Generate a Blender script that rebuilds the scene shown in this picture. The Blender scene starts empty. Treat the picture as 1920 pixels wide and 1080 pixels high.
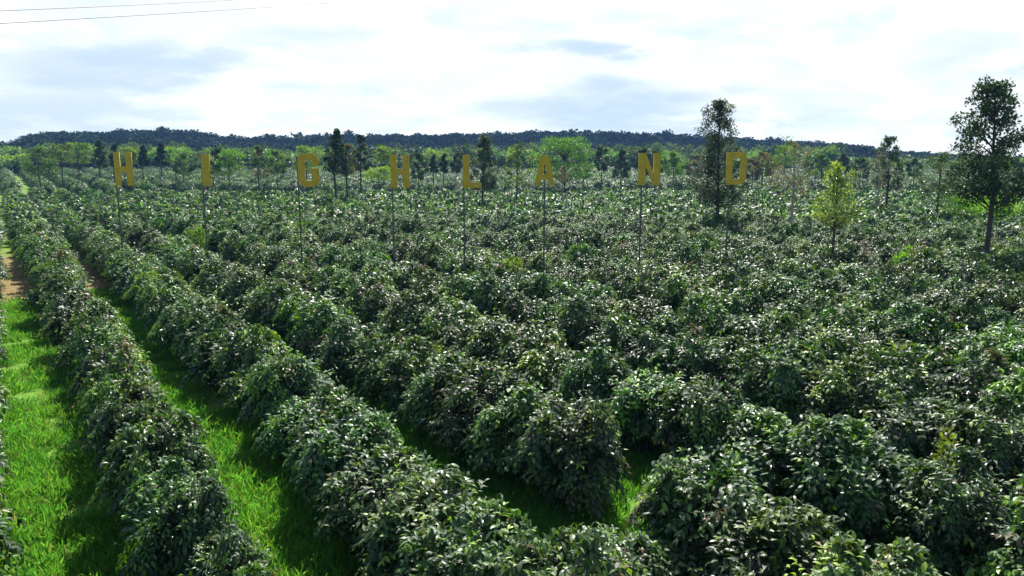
import bpy, math, random
import numpy as np
from mathutils import Vector
R = math.radians
S = bpy.context.scene
COL = S.collection

# ------------------------------------------------------------------ camera
FPX = 1371.0; CAMH = 6.2; PITCH = math.atan(240/FPX)
cd = bpy.data.cameras.new('camera'); cam = bpy.data.objects.new('camera', cd); COL.objects.link(cam)
cd.sensor_width = 36; cd.lens = 36*FPX/1920; cd.clip_start = .1; cd.clip_end = 5000
cam.location = (0, 0, CAMH); cam.rotation_euler = (R(90)-PITCH, 0, 0)
S.camera = cam
CP, SP = math.cos(PITCH), math.sin(PITCH)

# ------------------------------------------------------------------ world and sun
SUN_EL, SUN_AZ = R(50), R(7)          # azimuth to the right of the view direction (+Y)
W = bpy.data.worlds.new('World'); S.world = W; W.use_nodes = True
nt = W.node_tree; nt.nodes.clear()
def N(tree, typ, **kw):
    n = tree.nodes.new(typ)
    for k, v in kw.items(): setattr(n, k, v)
    return n
def mth(tree, op, a, b=None, clamp=False):
    n = tree.nodes.new('ShaderNodeMath'); n.operation = op; n.use_clamp = clamp
    for i, v in enumerate((a, b)):
        if v is None: continue
        if isinstance(v, (int, float)): n.inputs[i].default_value = v
        else: tree.links.new(v, n.inputs[i])
    return n.outputs[0]
def mixc(tree, fac, a, b, blend='MIX'):
    n = tree.nodes.new('ShaderNodeMix'); n.data_type = 'RGBA'; n.blend_type = blend; n.clamp_factor = True
    for s, v in ((n.inputs[0], fac), (n.inputs[6], a), (n.inputs[7], b)):
        if isinstance(v, (int, float)): s.default_value = v
        elif isinstance(v, tuple): s.default_value = (*v, 1) if len(v) == 3 else v
        else: tree.links.new(v, s)
    return n.outputs[2]
def smooth(tree, v, lo, hi, a=0., b=1.):
    n = tree.nodes.new('ShaderNodeMapRange'); n.interpolation_type = 'SMOOTHSTEP'
    tree.links.new(v, n.inputs[0])
    for i, x in enumerate((lo, hi, a, b)): n.inputs[i+1].default_value = x
    return n.outputs[0]
sky = N(nt, 'ShaderNodeTexSky', sky_type='NISHITA', sun_disc=False, sun_elevation=SUN_EL, sun_rotation=SUN_AZ)
sky.air_density = 1.1; sky.dust_density = 1.0; sky.altitude = 400
tc = N(nt, 'ShaderNodeTexCoord'); sep = N(nt, 'ShaderNodeSeparateXYZ'); nt.links.new(tc.outputs['Generated'], sep.inputs[0])
dx, dy, dz = sep.outputs
zz = mth(nt, 'ADD', mth(nt, 'MAXIMUM', dz, 0.), .20)
cmb = N(nt, 'ShaderNodeCombineXYZ')
nt.links.new(mth(nt, 'DIVIDE', dx, zz), cmb.inputs[0]); nt.links.new(mth(nt, 'DIVIDE', dy, zz), cmb.inputs[1])
def noise(tree, vec, scale, detail=4., rough=.55, dist=0., off=None):
    if off:
        vm = N(tree, 'ShaderNodeVectorMath', operation='ADD'); tree.links.new(vec, vm.inputs[0]); vm.inputs[1].default_value = off; vec = vm.outputs[0]
    n = N(tree, 'ShaderNodeTexNoise'); tree.links.new(vec, n.inputs['Vector'])
    n.inputs['Scale'].default_value = scale; n.inputs['Detail'].default_value = detail
    n.inputs['Roughness'].default_value = rough; n.inputs['Distortion'].default_value = dist
    return n.outputs[0]
nA = noise(nt, cmb.outputs[0], .9, 6, .55, .3, (3.1, 7.7, 0))
nB = noise(nt, cmb.outputs[0], 2.4, 8, .6, .2, (1.3, 2.2, 4))
# direction in degrees-like units with a noise wobble so the gaps in the cloud have broken edges
def gap(px, py, sx, sy, amp):
    X, Y, Z = (px-960)/FPX, CP+SP*(540-py)/FPX, -SP+CP*(540-py)/FPX
    ax, az = X/Y, Z/Y
    u = mth(nt, 'DIVIDE', dx, mth(nt, 'MAXIMUM', dy, .05)); v = mth(nt, 'DIVIDE', dz, mth(nt, 'MAXIMUM', dy, .05))
    u = mth(nt, 'ADD', u, mth(nt, 'MULTIPLY', mth(nt, 'SUBTRACT', nB, .5), .35))
    v = mth(nt, 'ADD', v, mth(nt, 'MULTIPLY', mth(nt, 'SUBTRACT', nA, .5), .12))
    a = mth(nt, 'DIVIDE', mth(nt, 'SUBTRACT', u, ax), sx/FPX); b = mth(nt, 'DIVIDE', mth(nt, 'SUBTRACT', v, az), sy/FPX)
    r = mth(nt, 'ADD', mth(nt, 'MULTIPLY', a, a), mth(nt, 'MULTIPLY', b, b))
    return mth(nt, 'MULTIPLY', smooth(nt, r, 1.6, 0.), amp)
gaps = None
for g in ((210, 130, 230, 60, .75), (60, 225, 300, 60, .55), (1120, 100, 110, 26, .8), (1150, 205, 260, 42, .75), (640, 190, 160, 22, .3), (1800, 110, 120, 60, .35), (520, 80, 130, 20, .35), (1560, 190, 160, 25, .25)):
    o = gap(*g); gaps = o if gaps is None else mth(nt, 'MAXIMUM', gaps, o)
grey = mth(nt, 'MULTIPLY', gaps, smooth(nt, nB, .25, .6, .55, 1.))
thin = smooth(nt, nB, .40, .60, .34, 0.)
shade = mth(nt, 'ADD', grey, thin, clamp=True)
lum = smooth(nt, noise(nt, cmb.outputs[0], 1.5, 8, .6, .4, (9.3, 1.7, 2)), .34, .48)
front = mixc(nt, shade, mixc(nt, lum, (5.5, 6.2, 6.5), (7.1, 7.3, 7.1)), (3.6, 4.6, 5.9))
# away from the bright side of the sky the cloud is broken and lets the blue through
bright = mth(nt, 'MULTIPLY', smooth(nt, dy, -.1, .45), smooth(nt, dz, .46, .24))
cover = mth(nt, 'MAXIMUM', bright, smooth(nt, nA, .5, .66, 0., .35))
backc = mixc(nt, bright, (1.6, 1.8, 2.1), front)
skyc = mixc(nt, cover, sky.outputs[0], backc)
bg = N(nt, 'ShaderNodeBackground'); bg.inputs[1].default_value = .1
nt.links.new(skyc, bg.inputs[0]); out = N(nt, 'ShaderNodeOutputWorld'); nt.links.new(bg.outputs[0], out.inputs[0])

sl = bpy.data.lights.new('sun', 'SUN'); sl.energy = 5.0; sl.angle = R(.5); sl.color = (1, .96, .88)
so = bpy.data.objects.new('sun', sl); COL.objects.link(so)
sdir = Vector((math.sin(SUN_AZ)*math.cos(SUN_EL), math.cos(SUN_AZ)*math.cos(SUN_EL), math.sin(SUN_EL)))
so.rotation_euler = sdir.to_track_quat('Z', 'Y').to_euler(); so.location = (30, 40, 60)
S.view_settings.view_transform = 'Standard'; S.view_settings.look = 'None'
S.view_settings.exposure = .76; S.view_settings.gamma = 1
S.render.engine = 'CYCLES'
S.cycles.max_bounces = 6; S.cycles.diffuse_bounces = 3; S.cycles.glossy_bounces = 2; S.cycles.transmission_bounces = 3; S.cycles.volume_bounces = 0
S.cycles.volume_step_rate = 4
S.cycles.sample_clamp_indirect = 4

def ray(px, py):
    return np.array([(px-960)/FPX, CP+SP*(540-py)/FPX, -SP+CP*(540-py)/FPX])
def at(px, py, z=1.9):                    # where the line of sight through a pixel meets a height
    d = ray(px, py); t = (z-CAMH)/d[2]; return d[0]*t, d[1]*t
def proj(x, y, z):
    f = y*CP+(CAMH-z)*SP; up = (z-CAMH)*CP+y*SP
    return 960+FPX*x/f, 540-FPX*up/f, f

# ------------------------------------------------------------------ materials
def newmat(name):
    m = bpy.data.materials.new(name); m.use_nodes = True; t = m.node_tree
    return m, t, t.nodes['Principled BSDF'], t.nodes['Material Output']
def leafmat(name, rough=.3, spec=.5, trans=.3, tcol=(1.5, 1.7, .5), vary=.35):
    m, t, p, o = newmat(name)
    a = N(t, 'ShaderNodeAttribute', attribute_name='tint'); oi = N(t, 'ShaderNodeObjectInfo')
    hsv = N(t, 'ShaderNodeHueSaturation'); t.links.new(a.outputs[0], hsv.inputs['Color'])
    t.links.new(mth(t, 'ADD', mth(t, 'MULTIPLY', oi.outputs['Random'], .04), .48), hsv.inputs['Hue'])
    r2 = mth(t, 'FRACT', mth(t, 'MULTIPLY', oi.outputs['Random'], 17.3))
    t.links.new(mth(t, 'ADD', mth(t, 'MULTIPLY', r2, vary*2), 1-vary), hsv.inputs['Value'])
    t.links.new(hsv.outputs[0], p.inputs['Base Color'])
    tcn = N(t, 'ShaderNodeTexCoord')
    nr = noise(t, tcn.outputs['Object'], 9., 2.)
    t.links.new(smooth(t, nr, .35, .65, rough*.75, rough*1.5), p.inputs['Roughness'])
    p.inputs['Specular IOR Level'].default_value = spec
    tr = N(t, 'ShaderNodeBsdfTranslucent'); t.links.new(mixc(t, 1., hsv.outputs[0], tcol, 'MULTIPLY'), tr.inputs[0])
    mx = N(t, 'ShaderNodeMixShader'); mx.inputs[0].default_value = trans
    t.links.new(p.outputs[0], mx.inputs[1]); t.links.new(tr.outputs[0], mx.inputs[2]); t.links.new(mx.outputs[0], o.inputs[0])
    return m
M_leaf = leafmat('coffee_leaf', .46, .65, .24, (1.8, 2.1, .45), .35)
M_crown = leafmat('tree_leaf', .5, .2, .3, (1.5, 1.7, .6), .15)
M_forest = leafmat('forest_leaf', .9, .05, .05, (1.2, 1.3, .7), .5)
M_grass = leafmat('grass_blade', .5, .3, .5, (1.25, 1.35, .7), .2)
def solid(name, c, rough=.8, metal=0., vary=.25, scale=6.):
    m, t, p, o = newmat(name); tcn = N(t, 'ShaderNodeTexCoord')
    n = noise(t, tcn.outputs['Object'], scale, 6, .65)
    t.links.new(mixc(t, smooth(t, n, .3, .7), tuple(x*(1-vary) for x in c), tuple(min(1, x*(1+vary)) for x in c)), p.inputs['Base Color'])
    p.inputs['Roughness'].default_value = rough; p.inputs['Metallic'].default_value = metal
    b = N(t, 'ShaderNodeBump'); b.inputs['Strength'].default_value = .3; t.links.new(n, b.inputs['Height']); t.links.new(b.outputs[0], p.inputs['Normal'])
    return m
M_bark = solid('grey_bark', (.055, .042, .033), .9)
M_palebark = solid('pale_bark', (.30, .24, .20), .9)
M_twig = solid('coffee_wood', (.10, .07, .045), .9)
M_yellow = solid('mustard_paint', (.52, .33, .010), .5, 0, .16, 3.)
M_pole = solid('weathered_pole', (.075, .085, .08), .55, .3)
M_wire = solid('wire', (.05, .05, .055), .6)

# ------------------------------------------------------------------ mesh helpers
def mk(name, V, F, mat, tint=None, smooth_=False, matidx=None):
    """V (n,3); F list of int arrays (m,3)/(m,4)"""
    me = bpy.data.meshes.new(name); V = np.asarray(V, dtype=np.float32)
    F = [np.asarray(f, dtype=np.int32) for f in F if len(f)]
    me.vertices.add(len(V)); me.vertices.foreach_set('co', V.ravel())
    li = np.concatenate([f.ravel() for f in F]); cnt = np.concatenate([np.full(len(f), f.shape[1]) for f in F])
    me.loops.add(len(li)); me.loops.foreach_set('vertex_index', li)
    me.polygons.add(len(cnt)); st = np.concatenate([[0], np.cumsum(cnt)[:-1]]).astype(np.int32)
    me.polygons.foreach_set('loop_start', st)
    if smooth_: me.polygons.foreach_set('use_smooth', np.ones(len(cnt), bool))
    if tint is not None:
        a = me.attributes.new('tint', 'FLOAT_COLOR', 'POINT'); c = np.ones((len(V), 4), np.float32); c[:, :3] = tint; a.data.foreach_set('color', c.ravel())
    for m in (mat if isinstance(mat, (list, tuple)) else [mat]): me.materials.append(m)
    if matidx is not None: me.polygons.foreach_set('material_index', np.asarray(matidx, np.int32))
    me.update(calc_edges=True); return me
def nrm(a): return a/np.maximum(np.linalg.norm(a, axis=-1, keepdims=True), 1e-9)
def leaves(P, D, U, L, Wd, col, lod):
    """many leaves: base points P, axes D, up normals U; lod 2 = six faces, 1 = two, 0 = one"""
    n = len(P); D = nrm(D); Sd = nrm(np.cross(D, U)); U = np.cross(Sd, D)
    L = L[:, None]; Wd = Wd[:, None]
    if lod == 2:
        pts = [P, P+D*L*.3+Sd*Wd*.42+U*L*.07, P+D*L*.3+U*L*.02, P+D*L*.3-Sd*Wd*.42+U*L*.07,
               P+D*L*.66+Sd*Wd*.42+U*L*.03, P+D*L*.66-U*L*.02, P+D*L*.66-Sd*Wd*.42+U*L*.03, P+D*L-U*L*.16]
        tri = [(0, 1, 2), (0, 2, 3), (4, 7, 5), (5, 7, 6)]; quad = [(1, 4, 5, 2), (2, 5, 6, 3)]
    elif lod == 1:
        pts = [P, P+D*L*.45+Sd*Wd*.5+U*L*.08, P+D*L*.48, P+D*L*.45-Sd*Wd*.5+U*L*.08, P+D*L-U*L*.12]
        tri = []; quad = [(0, 1, 4, 2), (0, 2, 4, 3)]
    else:
        pts = [P, P+D*L*.5+Sd*Wd*.5, P+D*L, P+D*L*.5-Sd*Wd*.5]; tri = []; quad = [(0, 1, 2, 3)]
    k = len(pts); V = np.stack(pts, 1).reshape(-1, 3); b = (np.arange(n)*k)[:, None]
    F = []
    if tri: F.append(np.concatenate([b+np.array([t]) for t in tri]))
    F.append(np.concatenate([b+np.array([q]) for q in quad]))
    return V, F, np.repeat(col, k, 0)
class Tubes:
    def __init__(s): s.V = []; s.F = []; s.n = 0
    def add(s, pts, rad, k=6):
        pts = np.asarray(pts, float); m = len(pts)
        T = nrm(np.gradient(pts, axis=0)); ref = np.array([.31, .95, .05]) if abs(T[0][2]) > .5 else np.array([0, 0, 1.])
        A = nrm(np.cross(T, ref)); B = np.cross(T, A); an = np.arange(k)*2*math.pi/k
        ring = pts[:, None]+np.asarray(rad, float)[:, None, None]*(A[:, None]*np.cos(an)[None, :, None]+B[:, None]*np.sin(an)[None, :, None])
        s.V.append(ring.reshape(-1, 3)); f = []
        for i in range(m-1):
            for j in range(k):
                a = s.n+i*k+j; b = s.n+i*k+(j+1) % k; f.append((a, b, b+k, a+k))
        s.F += f; s.n += m*k
    def mesh(s, name, mat): return mk(name, np.concatenate(s.V), [np.array(s.F)], mat, smooth_=True)
def obj(name, me, parent=None, loc=None):
    o = bpy.data.objects.new(name, me); COL.objects.link(o)
    if parent: o.parent = parent
    if loc is not None: o.location = loc
    return o
def tag(o, label=None, cat=None, group=None, kind=None):
    for k, v in (('label', label), ('category', cat), ('group', group), ('kind', kind)):
        if v: o[k] = v
    return o

# ------------------------------------------------------------------ terrain
prof_x = [-400, 0, 30, 55, 75, 140, 230, 300, 400, 460, 600, 700, 800, 960, 1050, 1200, 1290, 1400, 1500, 1580, 1640, 1700, 1740, 1800, 1900, 2300]
prof_y = [275, 273, 270, 273, 262, 251, 255, 247, 254, 262, 259, 258, 256, 253, 251, 255, 260, 266, 268, 275, 286, 288, 290, 294, 296, 296]
FD = 430.
def ridge(x, y):
    d = np.hypot(x, y); px = 960+FPX*(x/np.maximum(y, 1))*.985
    top = CAMH+(300-np.interp(px, prof_x, prof_y))/FPX*FD
    return np.maximum(top-11.5, 0)*np.clip((d-300)/130, 0, 1)**1.3*(y > 50)
def ground_z(x, y):
    return ridge(x, y)+.019*np.clip(y-118, 0, 120)
gx = np.concatenate([np.linspace(-600, -120, 30), np.linspace(-110, 110, 50), np.linspace(120, 600, 30)])
gy = np.concatenate([np.linspace(-120, -30, 8), np.linspace(-20, 140, 60), np.linspace(150, 600, 50)])
GX, GY = np.meshgrid(gx, gy); GZ = ground_z(GX, GY)
idx = np.arange(GX.size).reshape(GX.shape)
F = np.stack([idx[:-1, :-1], idx[:-1, 1:], idx[1:, 1:], idx[1:, :-1]], -1).reshape(-1, 4)
m, t, p, o = newmat('ground'); tcn = N(t, 'ShaderNodeTexCoord'); sp_ = N(t, 'ShaderNodeSeparateXYZ'); t.links.new(tcn.outputs['Object'], sp_.inputs[0])
n1 = noise(t, tcn.outputs['Object'], .6, 6, .6); n2 = noise(t, tcn.outputs['Object'], 6., 6, .7); n3 = noise(t, tcn.outputs['Object'], 30., 4, .7)
soil = mixc(t, smooth(t, n2, .3, .7), (.24, .14, .07), (.40, .27, .15))
soil = mixc(t, smooth(t, n3, .45, .7, 0, .6), soil, (.13, .07, .04))
grassc = mixc(t, smooth(t, n2, .3, .7), (.10, .25, .03), (.22, .38, .06))
far_ = smooth(t, mth(t, 'ADD', sp_.outputs[1], mth(t, 'MULTIPLY', n1, 8.)), 33., 38., 1., .12)
far_ = mth(t, 'MAXIMUM', far_, smooth(t, sp_.outputs[1], 42., 52., 0., .85))
patch = mth(t, 'MULTIPLY', far_, smooth(t, n1, .30, .42, .25, 1.))
t.links.new(mixc(t, patch, soil, grassc), p.inputs['Base Color']); p.inputs['Roughness'].default_value = .95; p.inputs['Specular IOR Level'].default_value = .1
bp = N(t, 'ShaderNodeBump'); bp.inputs['Strength'].default_value = .8; bp.inputs['Distance'].default_value = .05; t.links.new(n3, bp.inputs['Height']); t.links.new(bp.outputs[0], p.inputs['Normal'])
g = obj('ground', mk('ground', np.stack([GX, GY, GZ], -1).reshape(-1, 3), [F], m, smooth_=True))
tag(g, 'reddish soil and grassy ground of the plantation', kind='structure')

# ------------------------------------------------------------------ coffee bushes
def bush_geo(seed, nb, per, Ls, lod, fill=.25):
    r = np.random.default_rng(seed)
    nbump = 11; bd = nrm(r.normal(size=(nbump, 3))+np.array([0, 0, .35])); ba = r.uniform(-.26, .36, nbump)
    def env(d):
        k = np.exp((d@bd.T-1)*7); return 1+(k*ba).sum(1)
    d = nrm(r.normal(size=(nb*3, 3))); d = d[d[:, 2] > -.72][:nb]; n = len(d)
    depth = 1-r.random(n)**2.2*.45+(r.random(n) < .06)*.07
    c = np.array([0, 0, .92]); sc = np.where(d[:, 2:3] > 0, np.array([[1., 1., 1.08]]), np.array([[1.05, 1.05, 1.]]))
    E = c+d*sc*(env(d)*depth)[:, None]; E[:, 2] = np.maximum(E[:, 2], .12)
    hor = nrm(d*np.array([1, 1, 0])+r.normal(size=(n, 3))*.25*np.array([1, 1, .3]))
    ax = nrm(hor*(1.15-np.abs(d[:, 2:3]))+np.array([0, 0, 1.])*(d[:, 2:3]*.75-.12)+r.normal(size=(n, 3))*.15)
    # most branches spring from a dozen umbrella-like heads and droop over, leaving dark hollows below them
    nh = 13; hd = nrm(r.normal(size=(nh*4, 3))*np.array([1, 1, .75])+np.array([0, 0, .25])); hd = hd[hd[:, 2] > -.25][:nh]; nh = len(hd)
    hc = c+hd*np.array([.74, .74, .88])*env(hd)[:, None]; hR = r.uniform(.34, .56, nh)
    j = r.integers(nh, size=n); use = r.random(n) < .60; ph = r.uniform(0, 6.283, n); q = r.random(n)**.6
    rad_ = nrm(np.stack([np.cos(ph), np.sin(ph), np.zeros(n)], 1)+hd[j]*np.array([.7, .7, 0])); Rj = hR[j]
    E2 = hc[j]+rad_*(Rj*q)[:, None]; E2[:, 2] += .10-(Rj*1.05*q**2.2)+r.normal(size=n)*.03; E2[:, 2] = np.maximum(E2[:, 2], .1)
    ax2 = nrm(rad_+np.array([0, 0, 1.])*(.45-1.75*q)[:, None]+r.normal(size=(n, 3))*.12)
    E = np.where(use[:, None], E2, c+(E-c)*np.array([.92, .92, .96])); ax = np.where(use[:, None], ax2, ax)
    d = nrm(E-c)
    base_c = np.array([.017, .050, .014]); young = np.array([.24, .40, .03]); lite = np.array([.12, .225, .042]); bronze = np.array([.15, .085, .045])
    kind = r.random(n); yd = nrm(np.array([r.normal(), r.normal(), 1.1])); bd2 = nrm(np.array([r.normal(), r.normal(), .5]))
    ya, bam = ((.9, .0), (.35, .5), (.7, .1), (.2, .0), (1.1, .0), (.25, .25))[seed % 6]
    yb = kind < .05+.10*np.clip(d[:, 2], 0, 1)+ya*np.exp((d@yd-1)*9); br = kind > .975-bam*.6*np.exp((d@bd2-1)*8)
    hy = r.random(nh) < (.16, .36, .24, .10, .42, .20)[seed % 6]; yb = yb | (use & hy[j] & (r.random(n) < .85))
    Ps, Ds, Us, Lz, Cs = [], [], [], [], []
    step = .50/max(1, per)
    for k in range(per):
        for sgn in (-1, 1):
            s = k*step+r.random(n)*.03
            Pk = E-ax*s[:, None]; Pk[:, 2] += -.25*s*s*0
            lat = nrm(np.cross(ax, np.array([0, 0, 1.])+r.normal(size=(n, 3))*.05))
            if k % 2: lat = nrm(lat*.55+np.cross(ax, lat)*.5)
            w = .75 if k else .35
            D = nrm(ax*(.62 if k else .9)+lat*sgn*w+np.array([0, 0, -1.])*r.uniform(.05, .75, (n, 1))+r.normal(size=(n, 3))*.18)
            U = nrm(np.array([0, 0, 1.])+d*.55+r.normal(size=(n, 3))*.32)
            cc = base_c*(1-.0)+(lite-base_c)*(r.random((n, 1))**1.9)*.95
            ymix = (yb*(1. if k == 0 else .8 if k == 1 else .4 if k == 2 else .15))[:, None]*r.uniform(.5, 1, (n, 1)); cc = cc*(1-ymix)+young*ymix
            bm = (br*.8)[:, None]; cc = cc*(1-bm)+bronze*bm
            Ps.append(Pk); Ds.append(D); Us.append(U); Cs.append(cc)
            Lz.append(Ls*r.uniform(.75, 1.25, n)*(.7 if k == 0 else 1))
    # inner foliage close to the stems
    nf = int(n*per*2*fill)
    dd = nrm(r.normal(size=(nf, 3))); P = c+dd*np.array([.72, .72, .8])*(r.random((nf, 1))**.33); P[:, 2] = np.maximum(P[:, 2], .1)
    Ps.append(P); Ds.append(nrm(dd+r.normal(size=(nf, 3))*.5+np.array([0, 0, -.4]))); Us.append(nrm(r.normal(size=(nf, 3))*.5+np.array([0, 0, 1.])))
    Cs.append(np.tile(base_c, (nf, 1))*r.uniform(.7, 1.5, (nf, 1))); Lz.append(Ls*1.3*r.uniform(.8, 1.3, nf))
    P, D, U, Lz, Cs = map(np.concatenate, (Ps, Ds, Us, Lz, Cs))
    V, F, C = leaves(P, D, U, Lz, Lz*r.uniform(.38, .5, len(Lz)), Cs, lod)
    return V, F, C, E, ax, c, r
def stems(E, ax, c, r, cnt, mat):
    T = Tubes()
    for k in range(3):
        a = r.uniform(0, 6.28); x, y = math.cos(a)*.1, math.sin(a)*.1
        T.add([(x*.5, y*.5, -.05), (x*1.2, y*1.2, .5), (x*2, y*2, 1.1), (x*2.5, y*2.5, 1.6)], [.05, .038, .026, .01], 6)
    for i in r.choice(len(E), min(cnt, len(E)), replace=False):
        e, a = E[i], ax[i]; root = np.array([0, 0, max(.2, e[2]*.75-.05)]) + r.normal(size=3)*.04
        T.add([root, root*.4+(e-a*.5)*.6, e-a*.25, e+a*.02], [.014, .010, .007, .003], 4)
    return T.mesh('coffee_branches', mat)
HI = []; 
for i in range(6):
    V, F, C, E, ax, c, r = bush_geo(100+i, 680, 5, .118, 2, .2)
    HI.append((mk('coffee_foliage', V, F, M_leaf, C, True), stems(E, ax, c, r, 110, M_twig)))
MID = []
for i in range(6):
    V, F, C, *_ = bush_geo(200+i, 420, 4, .142, 1, .2); MID.append(mk('coffee_foliage_mid', V, F, M_leaf, C))
FAR = []
for i in range(5):
    V, F, C, *_ = bush_geo(300+i, 280, 3, .185, 0, .22); FAR.append(mk('coffee_foliage_far', V, F, M_leaf, C))
VFAR = []
for i in range(4):
    V, F, C, *_ = bush_geo(400+i, 70, 2, .42, 0, .3); VFAR.append(mk('coffee_foliage_distant', V, F, M_leaf, C))

TH = R(34.9); DV = np.array([-math.sin(TH), math.cos(TH)]); NV = np.array([math.cos(TH), math.sin(TH)])
U0, SPC = 1.7, 3.09
rnd = random.Random(5)
bushes = []                      # x, y, row, order along row, radius, height
for k in range(-4, 62):
    u = U0+SPC*k+(.05 if k == -1 else .1 if k == 0 else 0)
    v = -22+rnd.random()*1.7
    while v < 215:
        v += 1.38+rnd.uniform(-.16, .2)
        wob = .12*math.sin(v*.35+k*2.1)+rnd.uniform(-.10, .10)
        if k == 1 and v < 12.5: wob -= .1
        if k == 2 and v < 11.5: wob += .0
        x, y = NV*(u+wob)+DV*v
        rad = rnd.uniform(.94, 1.16)*((.76 if v < 24 else .95) if k == 0 else .90 if k == -1 else 1); hgt = rnd.uniform(.88, 1.08)
        big = rnd.random()
        if v > 40: rad *= 1.0 if k > 0 else 1.12 if v < 60 else 1.22
        if big < .06: rad *= .9; hgt *= .74
        elif big > .93: hgt *= 1.12; rad *= 1.08
        if y > 112+3*math.sin(x*.05) or (y > 1 and abs(x) > .80*y+9) or (y <= 1 and math.hypot(x, y) > 13): continue
        if rnd.random() < .012: continue
        bushes.append([x, y, k, v, rad, hgt])
# gaps in the front rows where the grass shows, and one low bush by the third row
def near(b, x, y, d): return math.hypot(b[0]-x, b[1]-y) < d
bushes = [b for b in bushes if not near(b, 1.2, 11.3, .85) and not near(b, 8.6, 11.2, .7)]
x_, y_ = 1.35, 8.7; bushes.append([x_, y_, 1, float(np.dot((x_, y_), DV)), .85, .78])
for b in bushes:                 # first row's end bushes are young and small
    if b[2] == 0 and b[3] < 9.6: b[4] *= .80; b[5] *= .84
    if b[2] == 1 and b[3] < 11 and b[4] > .86: b[4] *= .92; b[5] *= .95

def infr(b):
    if b[1] < 1: return 0
    px, py, f = proj(b[0], b[1], 1.2*b[5]); w = FPX*1.0*b[4]/f
    vis = px+w > 15 and px-w < 1905 and py-w*.9 < 1070
    return f if vis else 0
vis = sorted([(infr(b), i) for i, b in enumerate(bushes) if infr(b)])
pick = {i for _, i in vis[:298]}
ORD = 'first second third fourth fifth sixth seventh eighth ninth tenth eleventh twelfth thirteenth fourteenth fifteenth sixteenth seventeenth eighteenth nineteenth twentieth'.split()
ORD += ['twenty-'+w for w in ORD[:9]]+['thirtieth']+['thirty-'+w for w in ORD[:9]]+['fortieth']+['forty-'+w for w in ORD[:9]]
def rowname(k):
    if k == -1: return 'hedge row cut off by the left frame edge'
    if k == 0: return 'leftmost full hedge row'
    return '%s full hedge row from left' % ORD[k]
byrow = {}
for i in pick: byrow.setdefault(bushes[i][2], []).append(i)
for k, L in byrow.items():
    L.sort(key=lambda i: bushes[i][3])
    for q, i in enumerate(L):
        x, y, _, v, rad, hgt = bushes[i]; ang = rnd.uniform(0, 6.28)
        adj = 'low' if hgt < .8 else 'tall' if hgt > 1.15 else ''
        where = 'nearest' if q == 0 else ORD[q] if q < len(ORD) else 'next'
        lab = ('%s coffee bush, %s, %s' % (adj or 'glossy', where if q == 0 else where+' from near end', rowname(k))).strip()
        D = math.hypot(x, y)
        if D < 17:
            e = bpy.data.objects.new('coffee_bush', None); COL.objects.link(e); e.empty_display_size = .3
            fo, br = HI[rnd.randrange(6)]
            obj('foliage', fo, e); obj('branches', br, e)
        else:
            e = obj('coffee_bush', MID[rnd.randrange(6)])
        e.location = (x, y, 0); e.rotation_euler = (0, 0, ang); e.scale = (rad, rad, hgt)
        tag(e, lab, 'coffee bush', 'coffee bushes in the plantation rows')

def scatter(name, pts, variants, idx, rot, scl, mat_label, cat, tilt=None):
    """one object whose geometry nodes set the variants out on its points"""
    src = []
    for k, me in enumerate(variants):
        o = bpy.data.objects.new(name+'_source', me); src.append(o)      # never linked to the scene
    me = bpy.data.meshes.new(name); n = len(pts); me.vertices.add(n); me.vertices.foreach_set('co', np.asarray(pts, np.float32).ravel())
    a = me.attributes.new('vi', 'INT', 'POINT'); a.data.foreach_set('value', np.asarray(idx, np.int32))
    rr = np.zeros((n, 3), np.float32); rr[:, 2] = rot
    if tilt is not None: rr[:, :2] = tilt
    a = me.attributes.new('ro', 'FLOAT_VECTOR', 'POINT'); a.data.foreach_set('vector', rr.ravel())
    a = me.attributes.new('sc', 'FLOAT_VECTOR', 'POINT'); a.data.foreach_set('vector', np.asarray(scl, np.float32).ravel())
    o = obj(name, me)
    ng = bpy.data.node_groups.new(name+'_nodes', 'GeometryNodeTree')
    ng.interface.new_socket('Geometry', in_out='INPUT', socket_type='NodeSocketGeometry'); ng.interface.new_socket('Geometry', in_out='OUTPUT', socket_type='NodeSocketGeometry')
    gi = ng.nodes.new('NodeGroupInput'); go = ng.nodes.new('NodeGroupOutput'); g2 = ng.nodes.new('GeometryNodeGeometryToInstance')
    for s in src:
        oi = ng.nodes.new('GeometryNodeObjectInfo'); oi.inputs['Object'].default_value = s; ng.links.new(oi.outputs['Geometry'], g2.inputs[0])
    ip = ng.nodes.new('GeometryNodeInstanceOnPoints'); ng.links.new(gi.outputs[0], ip.inputs['Points']); ng.links.new(g2.outputs[0], ip.inputs['Instance'])
    ip.inputs['Pick Instance'].default_value = True
    def na(nm, typ):
        q = ng.nodes.new('GeometryNodeInputNamedAttribute'); q.data_type = typ; q.inputs[0].default_value = nm
        return [s for s in q.outputs if s.enabled and s.name == 'Attribute'][0]
    ng.links.new(na('vi', 'INT'), ip.inputs['Instance Index'])
    e2r = ng.nodes.new('FunctionNodeEulerToRotation'); ng.links.new(na('ro', 'FLOAT_VECTOR'), e2r.inputs[0]); ng.links.new(e2r.outputs[0], ip.inputs['Rotation'])
    ng.links.new(na('sc', 'FLOAT_VECTOR'), ip.inputs['Scale']); ng.links.new(ip.outputs[0], go.inputs[0])
    md = o.modifiers.new('scatter', 'NODES'); md.node_group = ng
    tag(o, mat_label, cat, kind='stuff'); return o
NR = np.random.default_rng(11)
rest = [b for i, b in enumerate(bushes) if i not in pick]
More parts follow.
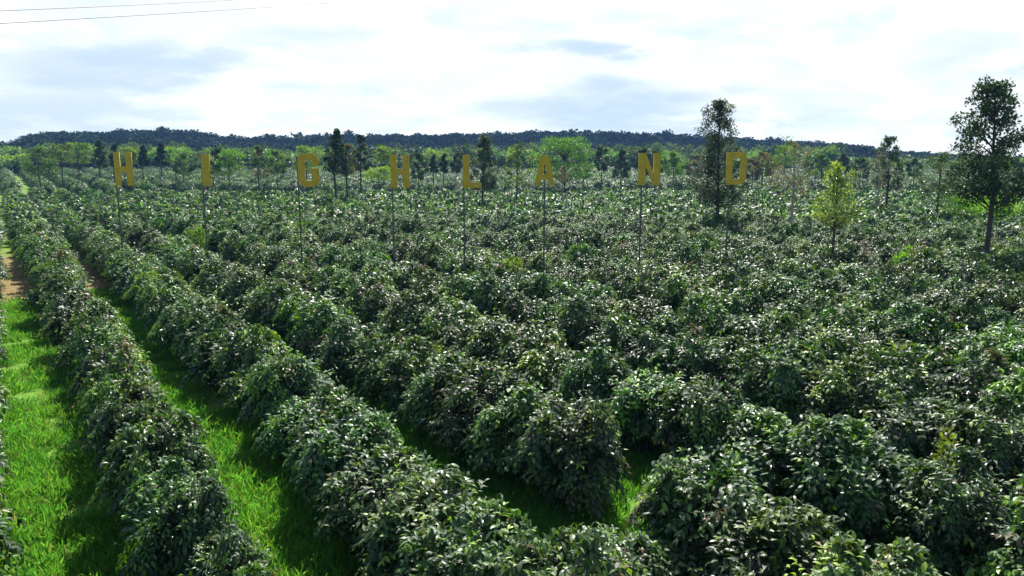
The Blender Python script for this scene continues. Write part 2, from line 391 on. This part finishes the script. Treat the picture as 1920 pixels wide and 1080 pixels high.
# the block beyond the cross track
blk = []
for k in range(-30, 130):
    u = U0+4.8*k+.4; v = -60.
    while v < 330:
        v += 2.1+rnd.uniform(-.3, .4)
        x, y = NV*(u+rnd.uniform(-.25, .25))+DV*v
        if y < 125+3*math.sin(x*.05) or y > 240 or abs(x) > .8*y+6: continue
        if rnd.random() < .05: continue
        blk.append([x, y, k, v, rnd.uniform(1.25, 1.6), rnd.uniform(.95, 1.3)])
pts, ii, sc = [], [], []
nM = len(MID); nF = len(FAR)
for b in rest+blk:
    D = math.hypot(b[0], b[1])
    ii.append(nM+nF+len(VFAR)+rnd.randrange(6) if D < 14 else rnd.randrange(nM) if D < 62 else nM+rnd.randrange(nF) if D < 125 else nM+nF+rnd.randrange(len(VFAR)))
    pts.append((b[0], b[1], float(ground_z(b[0], b[1])))); sc.append((b[4], b[4], b[5]))
print('bushes', len(bushes), 'rest', len(rest), 'blk', len(blk))
scatter('coffee_plantation', pts, MID+FAR+VFAR+[h[0] for h in HI], ii, NR.uniform(0, 6.28, len(pts)), sc, 'endless dark green coffee rows filling the field behind the nearest bushes', 'coffee bushes')

# ------------------------------------------------------------------ grass
def tuft(seed, nbl, h, spread, lo, hi):
    r = np.random.default_rng(seed); P = np.zeros((nbl, 3)); P[:, :2] = r.normal(size=(nbl, 2))*spread
    D = nrm(np.concatenate([r.normal(size=(nbl, 2))*.8, np.ones((nbl, 1))], 1)); U = nrm(r.normal(size=(nbl, 3))*np.array([1, 1, .2]))
    L = h*r.uniform(.5, 1.3, nbl); tt = r.random((nbl, 1)); C = np.array(lo)*(1-tt)+np.array(hi)*tt
    dry = r.random(nbl) < .03; C[dry] = (.30, .26, .10)
    V, F, C = leaves(P, D, U, L, np.full(nbl, .008)+L*.07, C, 1); return mk('grass_tuft', V, F, M_grass, C)
T_ = [tuft(s, 54, .042, .11, (.12, .32, .035), (.26, .50, .07)) for s in range(4)]+[tuft(10+s, 30, .16, .09, (.08, .25, .03), (.20, .43, .06)) for s in range(3)]
gp, gi_, gs = [], [], []
for k in range(-3, 8):
    lo_, hi_ = U0+SPC*k-.2, U0+SPC*(k+1)-.2
    dens = 55
    for _ in range(int(dens*SPC*42)):
        u = rnd.uniform(lo_, hi_); v = rnd.uniform(-2, 40); x, y = NV*u+DV*v
        if y < 4 or abs(x) > .78*y+1.5 or y > 33+2.5*math.sin(x*.9)+rnd.uniform(-2, 2): continue
        c = (u-lo_)/SPC
        if math.hypot(x, y) > 19 and rnd.random() < .45: continue
        nz = math.sin(x*1.3+2)*math.sin(y*1.1)+math.sin(x*3.1-y*2.3)*.5
        if nz < -.80: continue
        edge = min(c, 1-c) < .36
        tall = rnd.random() < (.14 if edge and nz > .1 else .008)
        s = rnd.uniform(.8, 1.5); gp.append((x, y, 0)); gi_.append(4+rnd.randrange(3) if tall else rnd.randrange(4)); gs.append((s, s, s*rnd.uniform(.7, 1.4)))
for _ in range(700):             # rank grass in the two gaps of the front rows
    cx, cy = ((-.15, 12.2), (8.4, 10.9), (.3, 11.2))[rnd.randrange(3)]
    x, y = cx+rnd.gauss(0, .45), cy+rnd.gauss(0, .8); gp.append((x, y, 0)); gi_.append(4+rnd.randrange(3)); gs.append((1.3, 1.3, rnd.uniform(1., 2.2)))
print('grass', len(gp))
scatter('grass', gp, T_, gi_, NR.uniform(0, 6.28, len(gp)), gs, 'bright green grass growing in the lanes between the coffee rows', 'grass', NR.normal(size=(len(gp), 2))*.12)

# ------------------------------------------------------------------ letters on poles
def glyph(ch):
    w, h, s = 1.0, 1.66, .34
    if ch == 'H': return [[(0, 0), (s, 0), (s, .66), (w-s, .66), (w-s, 0), (w, 0), (w, h), (w-s, h), (w-s, .95), (s, .95), (s, h), (0, h)]]
    if ch == 'I': return [[(0, 0), (.42, 0), (.42, h), (0, h)]]
    if ch == 'L': return [[(0, 0), (.92, 0), (.92, .26), (s, .26), (s, h), (0, h)]]
    if ch == 'N': return [[(0, 0), (s-.02, 0), (s-.02, 1.02), (w-s+.02, 0), (w, 0), (w, h), (w-s+.02, h), (w-s+.02, .64), (s-.02, h), (0, h)]]
    if ch == 'A': return [[(-.02, 0), (.27, 0), (.31, .34), (.69, .34), (.73, 0), (1.02, 0), (.76, 1.46), (.66, h), (.34, h), (.24, 1.46)], [(.37, .62), (.63, .62), (.54, 1.15), (.46, 1.15)]]
    if ch == 'D': return [[(0, 0), (.78, 0), (.93, .12), (w, .30), (w, 1.36), (.93, 1.54), (.78, h), (0, h)], [(.31, .29), (.62, .29), (.69, .38), (.69, 1.28), (.62, 1.37), (.31, 1.37)]]
    if ch == 'G': return [[(.0, .34), (.08, .14), (.26, 0), (.74, 0), (.94, .14), (1.02, .34), (1.02, .92), (.56, .92), (.56, .66), (.70, .66), (.70, .38), (.62, .29), (.42, .29), (.33, .38),
                           (.33, 1.28), (.42, 1.37), (.62, 1.37), (.70, 1.28), (.70, 1.06), (1.02, 1.06), (1.02, 1.32), (.94, 1.52), (.74, h), (.26, h), (.08, 1.52), (0, 1.32)]]
def letter(ch, xl, xr, yt, yb, xp, ybase, lab):
    X, Y = at(xp, ybase, 2.35); s = Y/ (CP+0)  # distance along the view direction
    z0 = CAMH+ray(xp, yb)[2]/ray(xp, yb)[1]*Y; z1 = CAMH+ray(xp, yt)[2]/ray(xp, yt)[1]*Y
    xa = ray(xl, 318)[0]/ray(xl, 318)[1]*Y; xb = ray(xr, 318)[0]/ray(xr, 318)[1]*Y
    cu = bpy.data.curves.new('letter', 'CURVE'); cu.dimensions = '2D'; cu.fill_mode = 'BOTH'; cu.extrude = .014; cu.bevel_depth = .003
    gl = glyph(ch); gw = max(q[0] for q in gl[0]); sx = (xb-xa)/gw; sz = (z1-z0)/1.66
    for poly in gl:
        sp = cu.splines.new('POLY'); sp.points.add(len(poly)-1); sp.use_cyclic_u = True
        for q, (a, b) in enumerate(poly): sp.points[q].co = (a*sx, b*sz, 0, 1)
    tmp = bpy.data.objects.new('tmp', cu); COL.objects.link(tmp)
    me = bpy.data.meshes.new_from_object(tmp.evaluated_get(bpy.context.evaluated_depsgraph_get())); bpy.data.objects.remove(tmp)
    me.materials.clear(); me.materials.append(M_yellow)
    e = bpy.data.objects.new('letter_sign', None); COL.objects.link(e); e.location = (X, Y, 0)
    b = obj('letter_board', me, e, (xa-X, -.11, z0)); b.rotation_euler = (R(90), 0, 0)
    T = Tubes(); lean = rnd.uniform(-.03, .03)
    T.add([(lean, 0, -.2), (lean*.5, 0, z0*.5), (0, 0, z0), (0, 0, z1-.12)], [.038, .036, .034, .032], 8)
    obj('pole', T.mesh('sign_pole', M_pole), e)
    B = Tubes(); m0, m1 = xa-X+.06, min(xb-X-.08, xa-X+.9)
    if ch in 'HAGD':
        zz_ = z0+(z1-z0)*.48
        B.add([(m0, -.045, zz_), ((m0+m1)/2, -.045, zz_), (m1, -.045, zz_)], [.018]*3, 6)
        obj('brace', B.mesh('sign_brace', M_pole), e)
    tag(e, lab, 'letter sign', 'big yellow letters on poles across the field')
letter('H', 217, 251, 285, 348, 228, 447, 'mustard yellow letter H on a pole, first of the word at far left')
letter('I', 380, 396, 289, 348, 388, 452, 'narrow mustard yellow letter I on a thin dark pole')
letter('G', 560, 600, 288, 350, 565, 460, 'rounded mustard yellow letter G on a thin dark pole')
letter('H', 733, 768, 290, 352, 739, 466, 'mustard yellow letter H between the G and the L')
letter('L', 868, 902, 290, 352, 871, 474, 'mustard yellow letter L before a grey-green tree')
letter('A', 1003, 1040, 291, 348, 1020, 474, 'mustard yellow letter A before a light green tree')
letter('N', 1196, 1237, 287, 347, 1199, 472, 'mustard yellow letter N between the A and the D')
letter('D', 1360, 1398, 285, 346, 1361, 464, 'mustard yellow letter D beside the tall dark tree')

# ------------------------------------------------------------------ trees
PAL = {'dark': ((.018, .040, .020), (.045, .085, .035)), 'grey': ((.05, .075, .05), (.15, .18, .13)), 'lime': ((.11, .21, .02), (.26, .38, .05)),
       'green': ((.07, .15, .022), (.17, .28, .045)), 'yellow': ((.22, .30, .07), (.42, .50, .15)), 'pink': ((.14, .10, .07), (.26, .20, .13)), 'dull': ((.05, .085, .04), (.12, .16, .07)), 'olive': ((.06, .085, .025), (.15, .17, .05))}
def tree(px, base, x0, x1, yt, yc, kind, pal, lab, pal2=None, nclump=None, lean=0., baseplane=2.1, bark=None, seed=0, leafn=None, gappy=0., D=None, dens=1.):
    """trunk at px meeting the bushes at pixel row base; crown between columns x0..x1 and rows yt..yc"""
    if D is None: X, Y = at(px, base, baseplane)
    else: Y = D; X = ray(px, 300)[0]/ray(px, 300)[1]*Y
    r = np.random.default_rng(seed or int(px*7+yt)); zf = lambda y: CAMH+ray(px, y)[2]/ray(px, y)[1]*Y
    xf = lambda x: ray(x, 300)[0]/ray(x, 300)[1]*Y-X
    H, zc = zf(yt), max(zf(yc), .3); gz = float(ground_z(X, Y)); H -= gz; zc = max(zc-gz, .3); xl, xr = xf(x0), xf(x1); cx = (xl+xr)/2; hw = (xr-xl)/2
    pxm = FPX/Y; lsz = min(max(.16, 3.6/pxm), .65)                           # leaf spray about two render pixels
    nc = nclump or 60
    cs, rs = [], []
    if kind in ('column', 'round', 'cone', 'bare'):
        nl = max(9, int(nc/2.6))
        for i in range(nl):
            t = ((i+.6)/nl)**1.35
            prof = {'column': (1-t)**.52*.97+.03, 'cone': (1-t)**.85*.95+.05, 'round': math.sin(math.pi*min(1, t*.78+.2))**.6, 'bare': math.sin(math.pi*min(1, t*.6+.28))**.6}[kind]*min(1, .74+t*2.)
            a = i*2.399+r.uniform(-.45, .45); ln = prof*hw*r.uniform(.72, 1.12)
            if gappy and r.random() < gappy: ln *= .55
            tip = np.array([math.cos(a)*ln+cx*min(1, .3+t), math.sin(a)*ln*.95, zc+(H-zc)*min(t+.04, .97)])
            root = np.array([cx*t*.7, 0, tip[2]-ln*(.75 if kind != 'cone' else .25)])
            for q, f in enumerate((.97, .78, .55, .88)):
                cs.append(root*(1-f)+tip*f+r.normal(size=3)*.05*hw); rs.append(hw*(.17, .22, .22, .20)[q]*r.uniform(.8, 1.3)*(1 if kind != 'column' else .62+.5*prof)*(1 if kind != 'cone' else .45+.75*(1-t)))
        for f in (.80, .87, .93, .98): cs.append(np.array([cx*.8+r.normal()*.04*hw, r.normal()*.04*hw, zc+(H-zc)*f])); rs.append(hw*(.17-.09*(f-.8)/.18))
    else:
        for i in range(nc):
            t = [.12, .34, .56, .78, .92][r.integers(5)]+r.normal()*.035; prof = math.sin(math.pi*min(.97, .28+.55*t))**.5*(1.02-.5*max(0, t-.6))
            a = r.uniform(0, 2*math.pi); rr = prof*hw*(r.random()**.45)*r.uniform(.8, 1.08)
            cs.append((cx*min(1, .3+t)+math.cos(a)*rr, math.sin(a)*rr*.9, zc+(H-zc)*min(t, .985))); rs.append(hw*r.uniform(.15, .28))
    cs = np.array(cs); rs = np.array(rs)
    T = Tubes(); tr = max(.05, H*.0125)
    top = np.array([cx*.8, 0, zc+(H-zc)*.93]); bend = r.normal(size=2)*.02*H
    path = np.array([(0, 0, -.2), (bend[0]*.3, bend[1]*.3, zc*.5), (bend[0]*.5+lean, bend[1]*.5, zc), (top[0]*.6+bend[0]*.3, 0, zc+(H-zc)*.5), top]); 
    if kind == 'spread': path = path[:4]
    T.add(path, [tr*1.3, tr, tr*.85, tr*.5, .02][:len(path)], 8)
    zs = path[:, 2]
    for i in range(len(cs)):
        if kind != 'spread' and (i % 4 or i % 8 and Y > 70 or i >= len(cs)-4): continue
        if kind == 'spread' and i % 2: continue
        z0 = max(zc*.85, min(cs[i][2]-.5*np.hypot(cs[i][0], cs[i][1])*(1.2 if kind != 'cone' else .3)-.1, zs[-1]-.05))
        rt = np.array([np.interp(z0, zs, path[:, 0]), np.interp(z0, zs, path[:, 1]), z0]); md = (rt+cs[i])/2+r.normal(size=3)*.05*hw; md[2] += .04*hw
        T.add([rt, md, cs[i]], [tr*.36, tr*.22, .012], 5)
        if kind == 'bare':
            for q in range(4):
                e = cs[i]+r.normal(size=3)*rs[i]*.9+np.array([0, 0, rs[i]*.5]); T.add([md*.3+cs[i]*.7, (cs[i]+e)/2, e], [tr*.14, tr*.10, .008], 4)
    lo, hi = map(np.array, PAL[pal]); lo2, hi2 = map(np.array, PAL[pal2 or pal])
    per = int((leafn or 70)*.72)
    P, Dd, U, Lz, C = [], [], [], [], []
    for c, q in zip(cs, rs):
        n = max(6, int(per*dens*r.uniform(.6, 1.3))); d = nrm(r.normal(size=(n, 3))); rad = r.random((n, 1))**.5
        sq = np.array([1, 1, .35 if kind == 'spread' else .8])*q*(1.35 if kind == 'spread' else 1)
        n0 = n; P.append(c+d*rad*sq); Dd.append(nrm(d*.6+r.normal(size=(n, 3))*.6+np.array([0, 0, .35]))); U.append(nrm(np.array([0, 0, 1.])+r.normal(size=(n, 3))*.55))
        Lz.append(lsz*r.uniform(.6, 1.3, n)); second = r.random() < .38; k1, k2 = (lo2, hi2) if second else (lo, hi)
        tt = np.clip(r.random((n, 1))*.8+r.uniform(-.1, .3), 0, 1); C.append(k1*(1-tt)+k2*tt)
    P, Dd, U, Lz, C = map(np.concatenate, (P, Dd, U, Lz, C))
    V, F, C = leaves(P, Dd, U, Lz, Lz*.55, C, 1 if Y < 60 else 0)
    e = bpy.data.objects.new('tree', None); COL.objects.link(e); e.location = (X, Y, gz)
    obj('trunk', T.mesh('tree_trunk', bark or M_bark), e); obj('crown', mk('tree_crown', V, F, M_crown, C), e)
    tag(e, lab, 'tree'); return e

# the tall trees standing among the coffee
tree(1852, 458, 1764, 1934, 155, 372, 'column', 'dark', 'tallest dark tree, standing at the right edge above a bare straight trunk', 'dull', 130, leafn=92, gappy=.3, seed=3)
tree(1345, 402, 1286, 1402, 192, 378, 'column', 'dark', 'tall dark pointed tree directly behind the letter D', 'grey', 150, leafn=84, gappy=.14, seed=12)
tree(1757, 398, 1722, 1806, 288, 362, 'round', 'dull', 'small dull green tree just left of the tallest tree', 'olive', 45, gappy=.1, baseplane=1.8)
tree(1662, 380, 1633, 1697, 258, 348, 'column', 'dark', 'slim dark tree with a pale bare tree beside it', 'grey', 60)
tree(1642, 384, 1618, 1672, 285, 345, 'bare', 'pink', 'leafless pale tree with forked branches beside a slim dark tree', 'grey', 16, bark=M_palebark, leafn=10, gappy=.1)
tree(1563, 452, 1522, 1622, 312, 418, 'round', 'yellow', 'slender yellow-green sapling rising from the coffee rows', 'green', 80, leafn=34, gappy=.32, seed=8)
tree(1482, 412, 1432, 1545, 268, 352, 'bare', 'pink', 'sparse pinkish tree with green top and visible branches', 'green', 34, bark=M_palebark, leafn=34, gappy=.15, seed=21)
tree(632, 368, 604, 664, 246, 324, 'cone', 'dark', 'dark pointed tree between the G and the second H', 'dark', 80, leafn=70, seed=4)
tree(652, 366, 634, 672, 272, 322, 'round', 'grey', 'greyish tree leaning on the dark pointed tree', 'pink', 30)
tree(677, 356, 660, 698, 255, 318, 'column', 'dark', 'narrow dark tree right behind the dark pointed one', 'grey', 40)
tree(905, 372, 878, 940, 255, 356, 'column', 'grey', 'bushy grey-green tree immediately right of the letter L', 'dark', 80, leafn=80, seed=6)
tree(487, 356, 465, 506, 274, 330, 'column', 'dull', 'thin dusky tree right of the lime tree by letter I', 'pink', 34, leafn=40, gappy=.15)
tree(968, 366, 940, 1002, 272, 348, 'round', 'olive', 'yellowish green tree between the letters L and A', 'yellow', 50, leafn=50, gappy=.1)
tree(1058, 352, 998, 1120, 260, 338, 'spread', 'lime', 'large bright lime green tree behind the letter A', 'green', 150, leafn=80, seed=9)
tree(1055, 372, 1046, 1064, 312, 340, 'bare', 'pink', 'little leafless stem right of the letter A', None, 8, leafn=12, bark=M_palebark)
tree(1165, 346, 1147, 1184, 283, 332, 'cone', 'dark', 'small dark cone-shaped tree left of the letter N', 'dull', 40)
tree(1127, 344, 1112, 1143, 276, 318, 'round', 'grey', 'small grey tree right of the large lime tree', 'dark', 26)
tree(1208, 344, 1190, 1222, 279, 326, 'round', 'dark', 'dark tree half hidden by the letter N', 'dull', 30)
tree(1228, 346, 1214, 1244, 284, 322, 'column', 'dull', 'dull tree peeping out right of the letter N', 'dark', 26)
tree(1262, 344, 1240, 1288, 288, 324, 'round', 'green', 'low round green tree left of the tall dark tree', 'lime', 36)
tree(785, 350, 768, 802, 288, 334, 'round', 'dark', 'dark tree just right of the second letter H', 'grey', 34)
tree(832, 345, 822, 842, 290, 322, 'column', 'dark', 'slim dark tree midway between second H and L', 'dull', 20)
tree(812, 344, 803, 822, 292, 322, 'column', 'dull', 'slim dull tree beside the dark one before letter L', 'dark', 20)
tree(855, 344, 845, 868, 288, 322, 'round', 'dull', 'small dusky tree touching the left of letter L', 'dark', 20)
tree(720, 344, 700, 742, 276, 312, 'spread', 'green', 'spreading green tree left of the second letter H', 'lime', 40)
tree(712, 350, 678, 738, 314, 338, 'spread', 'lime', 'low lime green tree under the narrow dark tree', 'lime', 36)
tree(430, 346, 398, 464, 283, 330, 'spread', 'lime', 'flat-topped lime green tree right of the letter I', 'lime', 60)
tree(400, 346, 392, 424, 280, 322, 'round', 'dull', 'grey-green tree touching the right of letter I', 'dark', 24)
tree(520, 346, 496, 545, 285, 322, 'round', 'green', 'round green tree left of the letter G', 'dull', 34)
tree(575, 346, 545, 612, 276, 318, 'spread', 'green', 'broad green tree behind the letter G', 'lime', 44)
tree(345, 344, 322, 372, 290, 322, 'round', 'dull', 'low grey-green tree left of the letter I', 'green', 30)
tree(330, 338, 308, 360, 278, 306, 'spread', 'lime', 'flat lime green tree above the low tree left of letter I', 'lime', 36)
tree(304, 338, 292, 317, 270, 308, 'cone', 'dark', 'dark cone-shaped tree, right one of the pair beside first H', 'dark', 34)
tree(270, 340, 258, 283, 275, 310, 'cone', 'dark', 'dark cone-shaped tree, left one of the pair beside first H', 'dark', 30)
tree(215, 338, 207, 226, 272, 312, 'column', 'dark', 'dark upright tree touching the left of first H', 'dark', 24)
tree(188, 338, 172, 206, 264, 312, 'cone', 'dark', 'tall dark cone-shaped tree left of the first H', 'grey', 40)
tree(150, 338, 122, 174, 268, 306, 'spread', 'lime', 'spreading lime green tree left of the tall dark cone', 'green', 40)
tree(78, 346, 40, 108, 278, 326, 'round', 'dull', 'round grey-green tree nearest the left edge', 'green', 50, leafn=60)
tree(118, 342, 98, 138, 272, 308, 'spread', 'green', 'green tree behind the round tree near the left edge', 'dull', 30)
tree(245, 340, 226, 262, 277, 308, 'spread', 'green', 'green tree behind the first letter H', 'lime', 30)
tree(1430, 346, 1408, 1456, 288, 326, 'round', 'olive', 'olive tree right of the letter D', 'pink', 36)
tree(1470, 340, 1448, 1492, 275, 310, 'spread', 'lime', 'lime tree top behind the sparse pinkish tree', 'green', 34)
tree(1540, 344, 1515, 1568, 290, 330, 'round', 'dull', 'grey-green tree behind the yellow-green sapling', 'green', 36)
tree(1580, 342, 1560, 1606, 292, 324, 'cone', 'dull', 'bluish green tree right behind the yellow sapling', 'dark', 34)
tree(1612, 344, 1595, 1634, 298, 330, 'round', 'dull', 'small round tree between sapling and slim dark tree', 'olive', 30)
tree(1711, 348, 1700, 1727, 300, 330, 'round', 'dull', 'small tree right of the slim dark tree', 'dark', 24)
tree(1300, 344, 1284, 1330, 292, 326, 'round', 'grey', 'grey tree at the left foot of the tall dark tree', 'pink', 30)
tree(1410, 350, 1392, 1428, 300, 334, 'round', 'pink', 'brownish shrub-like tree touching the right of letter D', 'grey', 26)
tree(1095, 346, 1078, 1112, 302, 330, 'round', 'grey', 'greyish tree under the right side of the lime tree', 'olive', 24)
tree(1900, 352, 1880, 1935, 300, 345, 'round', 'dark', 'dark tree low behind the tallest tree', 'dull', 34)

# bright shrub and paler plants among the coffee
def shrub(px, py, w, h, pal, lab, n=14, leafn=70, seed=1, name='shrub', cat='shrub', lsz=.22):
    X, Y = at(px, py, 1.8); r = np.random.default_rng(seed); P, Dd, U, Lz, C = [], [], [], [], []
    lo, hi = map(np.array, PAL[pal]) if isinstance(pal, str) else map(np.array, pal); T = Tubes()
    for i in range(n):
        a = r.uniform(0, 6.28); q = r.random()**.5; c = np.array([math.cos(a)*w*q, math.sin(a)*w*q*.6, h*(.62+.25*r.random())*(1-.2*q*q)])
        T.add([(c[0]*.5, c[1]*.5, 0), (c[0]*.8, c[1]*.8, c[2]*.5), c], [.04, .025, .01], 5)
        m = leafn; d = nrm(r.normal(size=(m, 3))); P.append(c+d*r.random((m, 1))**.5*np.array([w*.3, w*.3, h*.22])); Dd.append(nrm(d+np.array([0, 0, .5]))); U.append(nrm(r.normal(size=(m, 3))*.6+np.array([0, 0, 1])))
        Lz.append(lsz*r.uniform(.6, 1.3, m)); t = r.random((m, 1)); C.append(lo*(1-t)+hi*t)
    P, Dd, U, Lz, C = map(np.concatenate, (P, Dd, U, Lz, C)); V, F, C = leaves(P, Dd, U, Lz, Lz*.5, C, 1)
    e = bpy.data.objects.new(name, None); COL.objects.link(e); e.location = (X, Y, 0)
    obj('stem', T.mesh('shrub_stems', M_twig), e); obj('crown', mk('shrub_crown', V, F, M_crown, C), e); tag(e, lab, cat)
shrub(1835, 402, 3.0, 3.9, ((.26, .42, .02), (.42, .58, .05)), 'bright yellow-green shrub behind the trunk of the tallest tree', 36, 140, 2)
shrub(1697, 480, .6, 2.2, ((.12, .26, .03), (.22, .38, .05)), 'small fresh green plant among the coffee below the leafless tree', 7, 50, 3)
shrub(950, 495, .7, 2.0, ((.10, .18, .03), (.20, .29, .06)), 'pale green plant among the coffee below the letter L', 7, 60, 4)
shrub(370, 440, .8, 2.1, ((.11, .20, .03), (.20, .31, .06)), 'pale green plant growing in the coffee below letter I', 8, 60, 5)
shrub(575, 425, .8, 2.3, ((.10, .2, .03), (.18, .3, .05)), 'green leafy plant in the coffee below letter G', 7, 60, 6)
shrub(1780, 832, .14, 2.15, ((.13, .2, .02), (.26, .27, .03)), 'yellowish upright shoot poking out of the near right bushes', 6, 40, 7, lsz=.11)
shrub(1120, 452, .5, 2.35, ((.015, .03, .018), (.03, .06, .025)), 'very dark upright plant in the coffee between A and N', 7, 70, 8)

# ------------------------------------------------------------------ far woods
def crownmesh(seed, flat, nc, per):
    r = np.random.default_rng(seed); P, Dd, U, Lz, C = [], [], [], [], []
    lo, hi = np.array((.014, .036, .022)), np.array((.036, .07, .036))
    for i in range(nc):
        d = nrm(r.normal(size=3)); d[2] = abs(d[2])*1. if r.random() < .8 else d[2]
        c = np.array([0, 0, .62])+d*np.array([.36, .36, .30*flat])*r.random()**.4; n = per
        e = nrm(r.normal(size=(n, 3))); P.append(c+e*r.random((n, 1))**.4*.17); Dd.append(nrm(e+r.normal(size=(n, 3))*.4)); U.append(nrm(np.array([0, 0, 1.])+r.normal(size=(n, 3))*.5))
        Lz.append(.10*r.uniform(.7, 1.4, n)); t = np.clip(r.random((n, 1))*.7+r.uniform(0, .3), 0, 1); C.append(lo*(1-t)+hi*t)
    # understorey down to the ground
    n = nc*per//4; P.append(np.stack([r.normal(size=n)*.22, r.normal(size=n)*.22, r.uniform(.02, .6, n)], 1)); Dd.append(nrm(r.normal(size=(n, 3)))); U.append(nrm(r.normal(size=(n, 3)))); Lz.append(np.full(n, .13)); C.append(np.tile(lo, (n, 1)))
    P, Dd, U, Lz, C = map(np.concatenate, (P, Dd, U, Lz, C)); V, F, C = leaves(P, Dd, U, Lz, Lz*.7, C, 0); return mk('forest_tree', V, F, M_forest, C)
FT = [crownmesh(50+i, (1., .8, .6, 1.3)[i], 12, 30) for i in range(4)]
fp, fi, fs = [], [], []
for k in range(3600):
    px = rnd.uniform(-330, 2250); D = rnd.choice((rnd.uniform(300, 470), rnd.uniform(395, 470)))
    X = (px-960)/FPX/.985*D*.98; Y = D*.98; X, Y = X*FD/FD, Y
    top = CAMH+(300-float(np.interp(px, prof_x, prof_y)))/FPX*FD; gz = float(ground_z(X, Y))
    h = min(11.5, max(5., top-gz))*rnd.uniform(.74, 1.04)
    if rnd.random() < .05: h *= 1.17
    if D < 395: h = min(h, 9)*rnd.uniform(.6, 1)
    wd = rnd.uniform(11, 19)
    fp.append((X, Y, gz-.2)); fi.append(rnd.randrange(4)); fs.append((wd, wd, h/.98))
scatter('forest', fp, FT, fi, NR.uniform(0, 6.28, len(fp)), fs, 'dark blue-green forest covering the ridge along the horizon', 'forest')
# mixed woodland band behind the second block
lo_ = []
def midmesh(seed, pal, flat):
    r = np.random.default_rng(seed); P, Dd, U, Lz, C = [], [], [], [], []; lo, hi = map(np.array, PAL[pal])
    for i in range(18):
        d = nrm(r.normal(size=3)); c = np.array([0, 0, .6])+d*np.array([.38, .38, .28*flat])*r.random()**.4; n = 34
        e = nrm(r.normal(size=(n, 3))); P.append(c+e*r.random((n, 1))**.4*np.array([.17, .17, .11])); Dd.append(nrm(e+r.normal(size=(n, 3))*.4)); U.append(nrm(np.array([0, 0, 1.])+r.normal(size=(n, 3))*.5))
        Lz.append(.10*r.uniform(.7, 1.4, n)); t = np.clip(r.random((n, 1))*.7+r.uniform(0, .3), 0, 1); C.append(lo*(1-t)+hi*t)
    n = 60; P.append(np.stack([r.normal(size=n)*.03, r.normal(size=n)*.03, r.uniform(.0, .5, n)], 1)); Dd.append(np.tile((0, 0, 1.), (n, 1))+r.normal(size=(n, 3))*.1); U.append(nrm(r.normal(size=(n, 3)))); Lz.append(np.full(n, .12)); C.append(np.tile((.08, .06, .04), (n, 1)))
    P, Dd, U, Lz, C = map(np.concatenate, (P, Dd, U, Lz, C)); V, F, C = leaves(P, Dd, U, Lz, Lz*.6, C, 0); return mk('woodland_tree', V, F, M_crown, C)
WT = [midmesh(70, 'lime', .7), midmesh(71, 'green', .8), midmesh(72, 'dull', 1.1), midmesh(73, 'dark', 1.4), midmesh(74, 'green', .6), midmesh(75, 'dull', 1.)]
fp, fi, fs = [], [], []
for k in range(900):
    px = rnd.uniform(-260, 2150); D = rnd.uniform(215, 300)
    X = (px-960)/FPX/.985*D; Y = D; h = rnd.uniform(4.5, 9.5); wd = rnd.uniform(6, 11)
    if px > 1550: h *= .6
    fp.append((X, Y, float(ground_z(X, Y)))); fi.append(rnd.randrange(6)); fs.append((wd, wd, h))
scatter('woodland', fp, WT, fi, NR.uniform(0, 6.28, len(fp)), fs, 'band of mixed light and dark green trees beyond the coffee fields', 'woodland')

# ------------------------------------------------------------------ overhead wires
def wire(p0, p1, d0, d1, sag, lab):
    a = ray(*p0); b = ray(*p1); A = np.array([0, 0, CAMH])+a/a[1]*d0; B = np.array([0, 0, CAMH])+b/b[1]*d1
    t = np.linspace(0, 1, 60)[:, None]; P = A*(1-t)+B*t; P[:, 2] -= (4*t*(1-t))[:, 0]*sag
    T = Tubes(); T.add(P, [.0115]*60, 6); o = obj('power_line', T.mesh('power_line', M_wire)); tag(o, lab, 'power line', 'overhead wires')
wire((-420, 36), (600, -16), 15, 120, .3, 'upper thin overhead wire crossing the top left of the sky')
wire((-420, 68), (800, -16), 15, 200, .5, 'lower thin overhead wire crossing the top left of the sky')

# ------------------------------------------------------------------ haze
def add_haze(dens, col):
    x0, x1, y0, y1, z0, z1 = -610, 610, -130, 610, -1.5, 42
    V = [(x, y, z) for z in (z0, z1) for y in (y0, y1) for x in (x0, x1)]
    me = bpy.data.meshes.new('haze'); me.from_pydata(V, [], [(0, 2, 3, 1), (4, 5, 7, 6), (0, 1, 5, 4), (2, 6, 7, 3), (0, 4, 6, 2), (1, 3, 7, 5)])
    m = bpy.data.materials.new('haze'); m.use_nodes = True; t = m.node_tree; t.nodes.clear(); o = N(t, 'ShaderNodeOutputMaterial'); v = N(t, 'ShaderNodeVolumePrincipled')
    v.inputs['Color'].default_value = (*col, 1); v.inputs['Density'].default_value = dens; v.inputs['Anisotropy'].default_value = .3
    t.links.new(v.outputs[0], o.inputs['Volume']); me.materials.append(m); h = obj('haze', me); tag(h, 'thin bluish haze in the air over the fields', kind='stuff')
add_haze(.00022, (.25, .50, 1.))
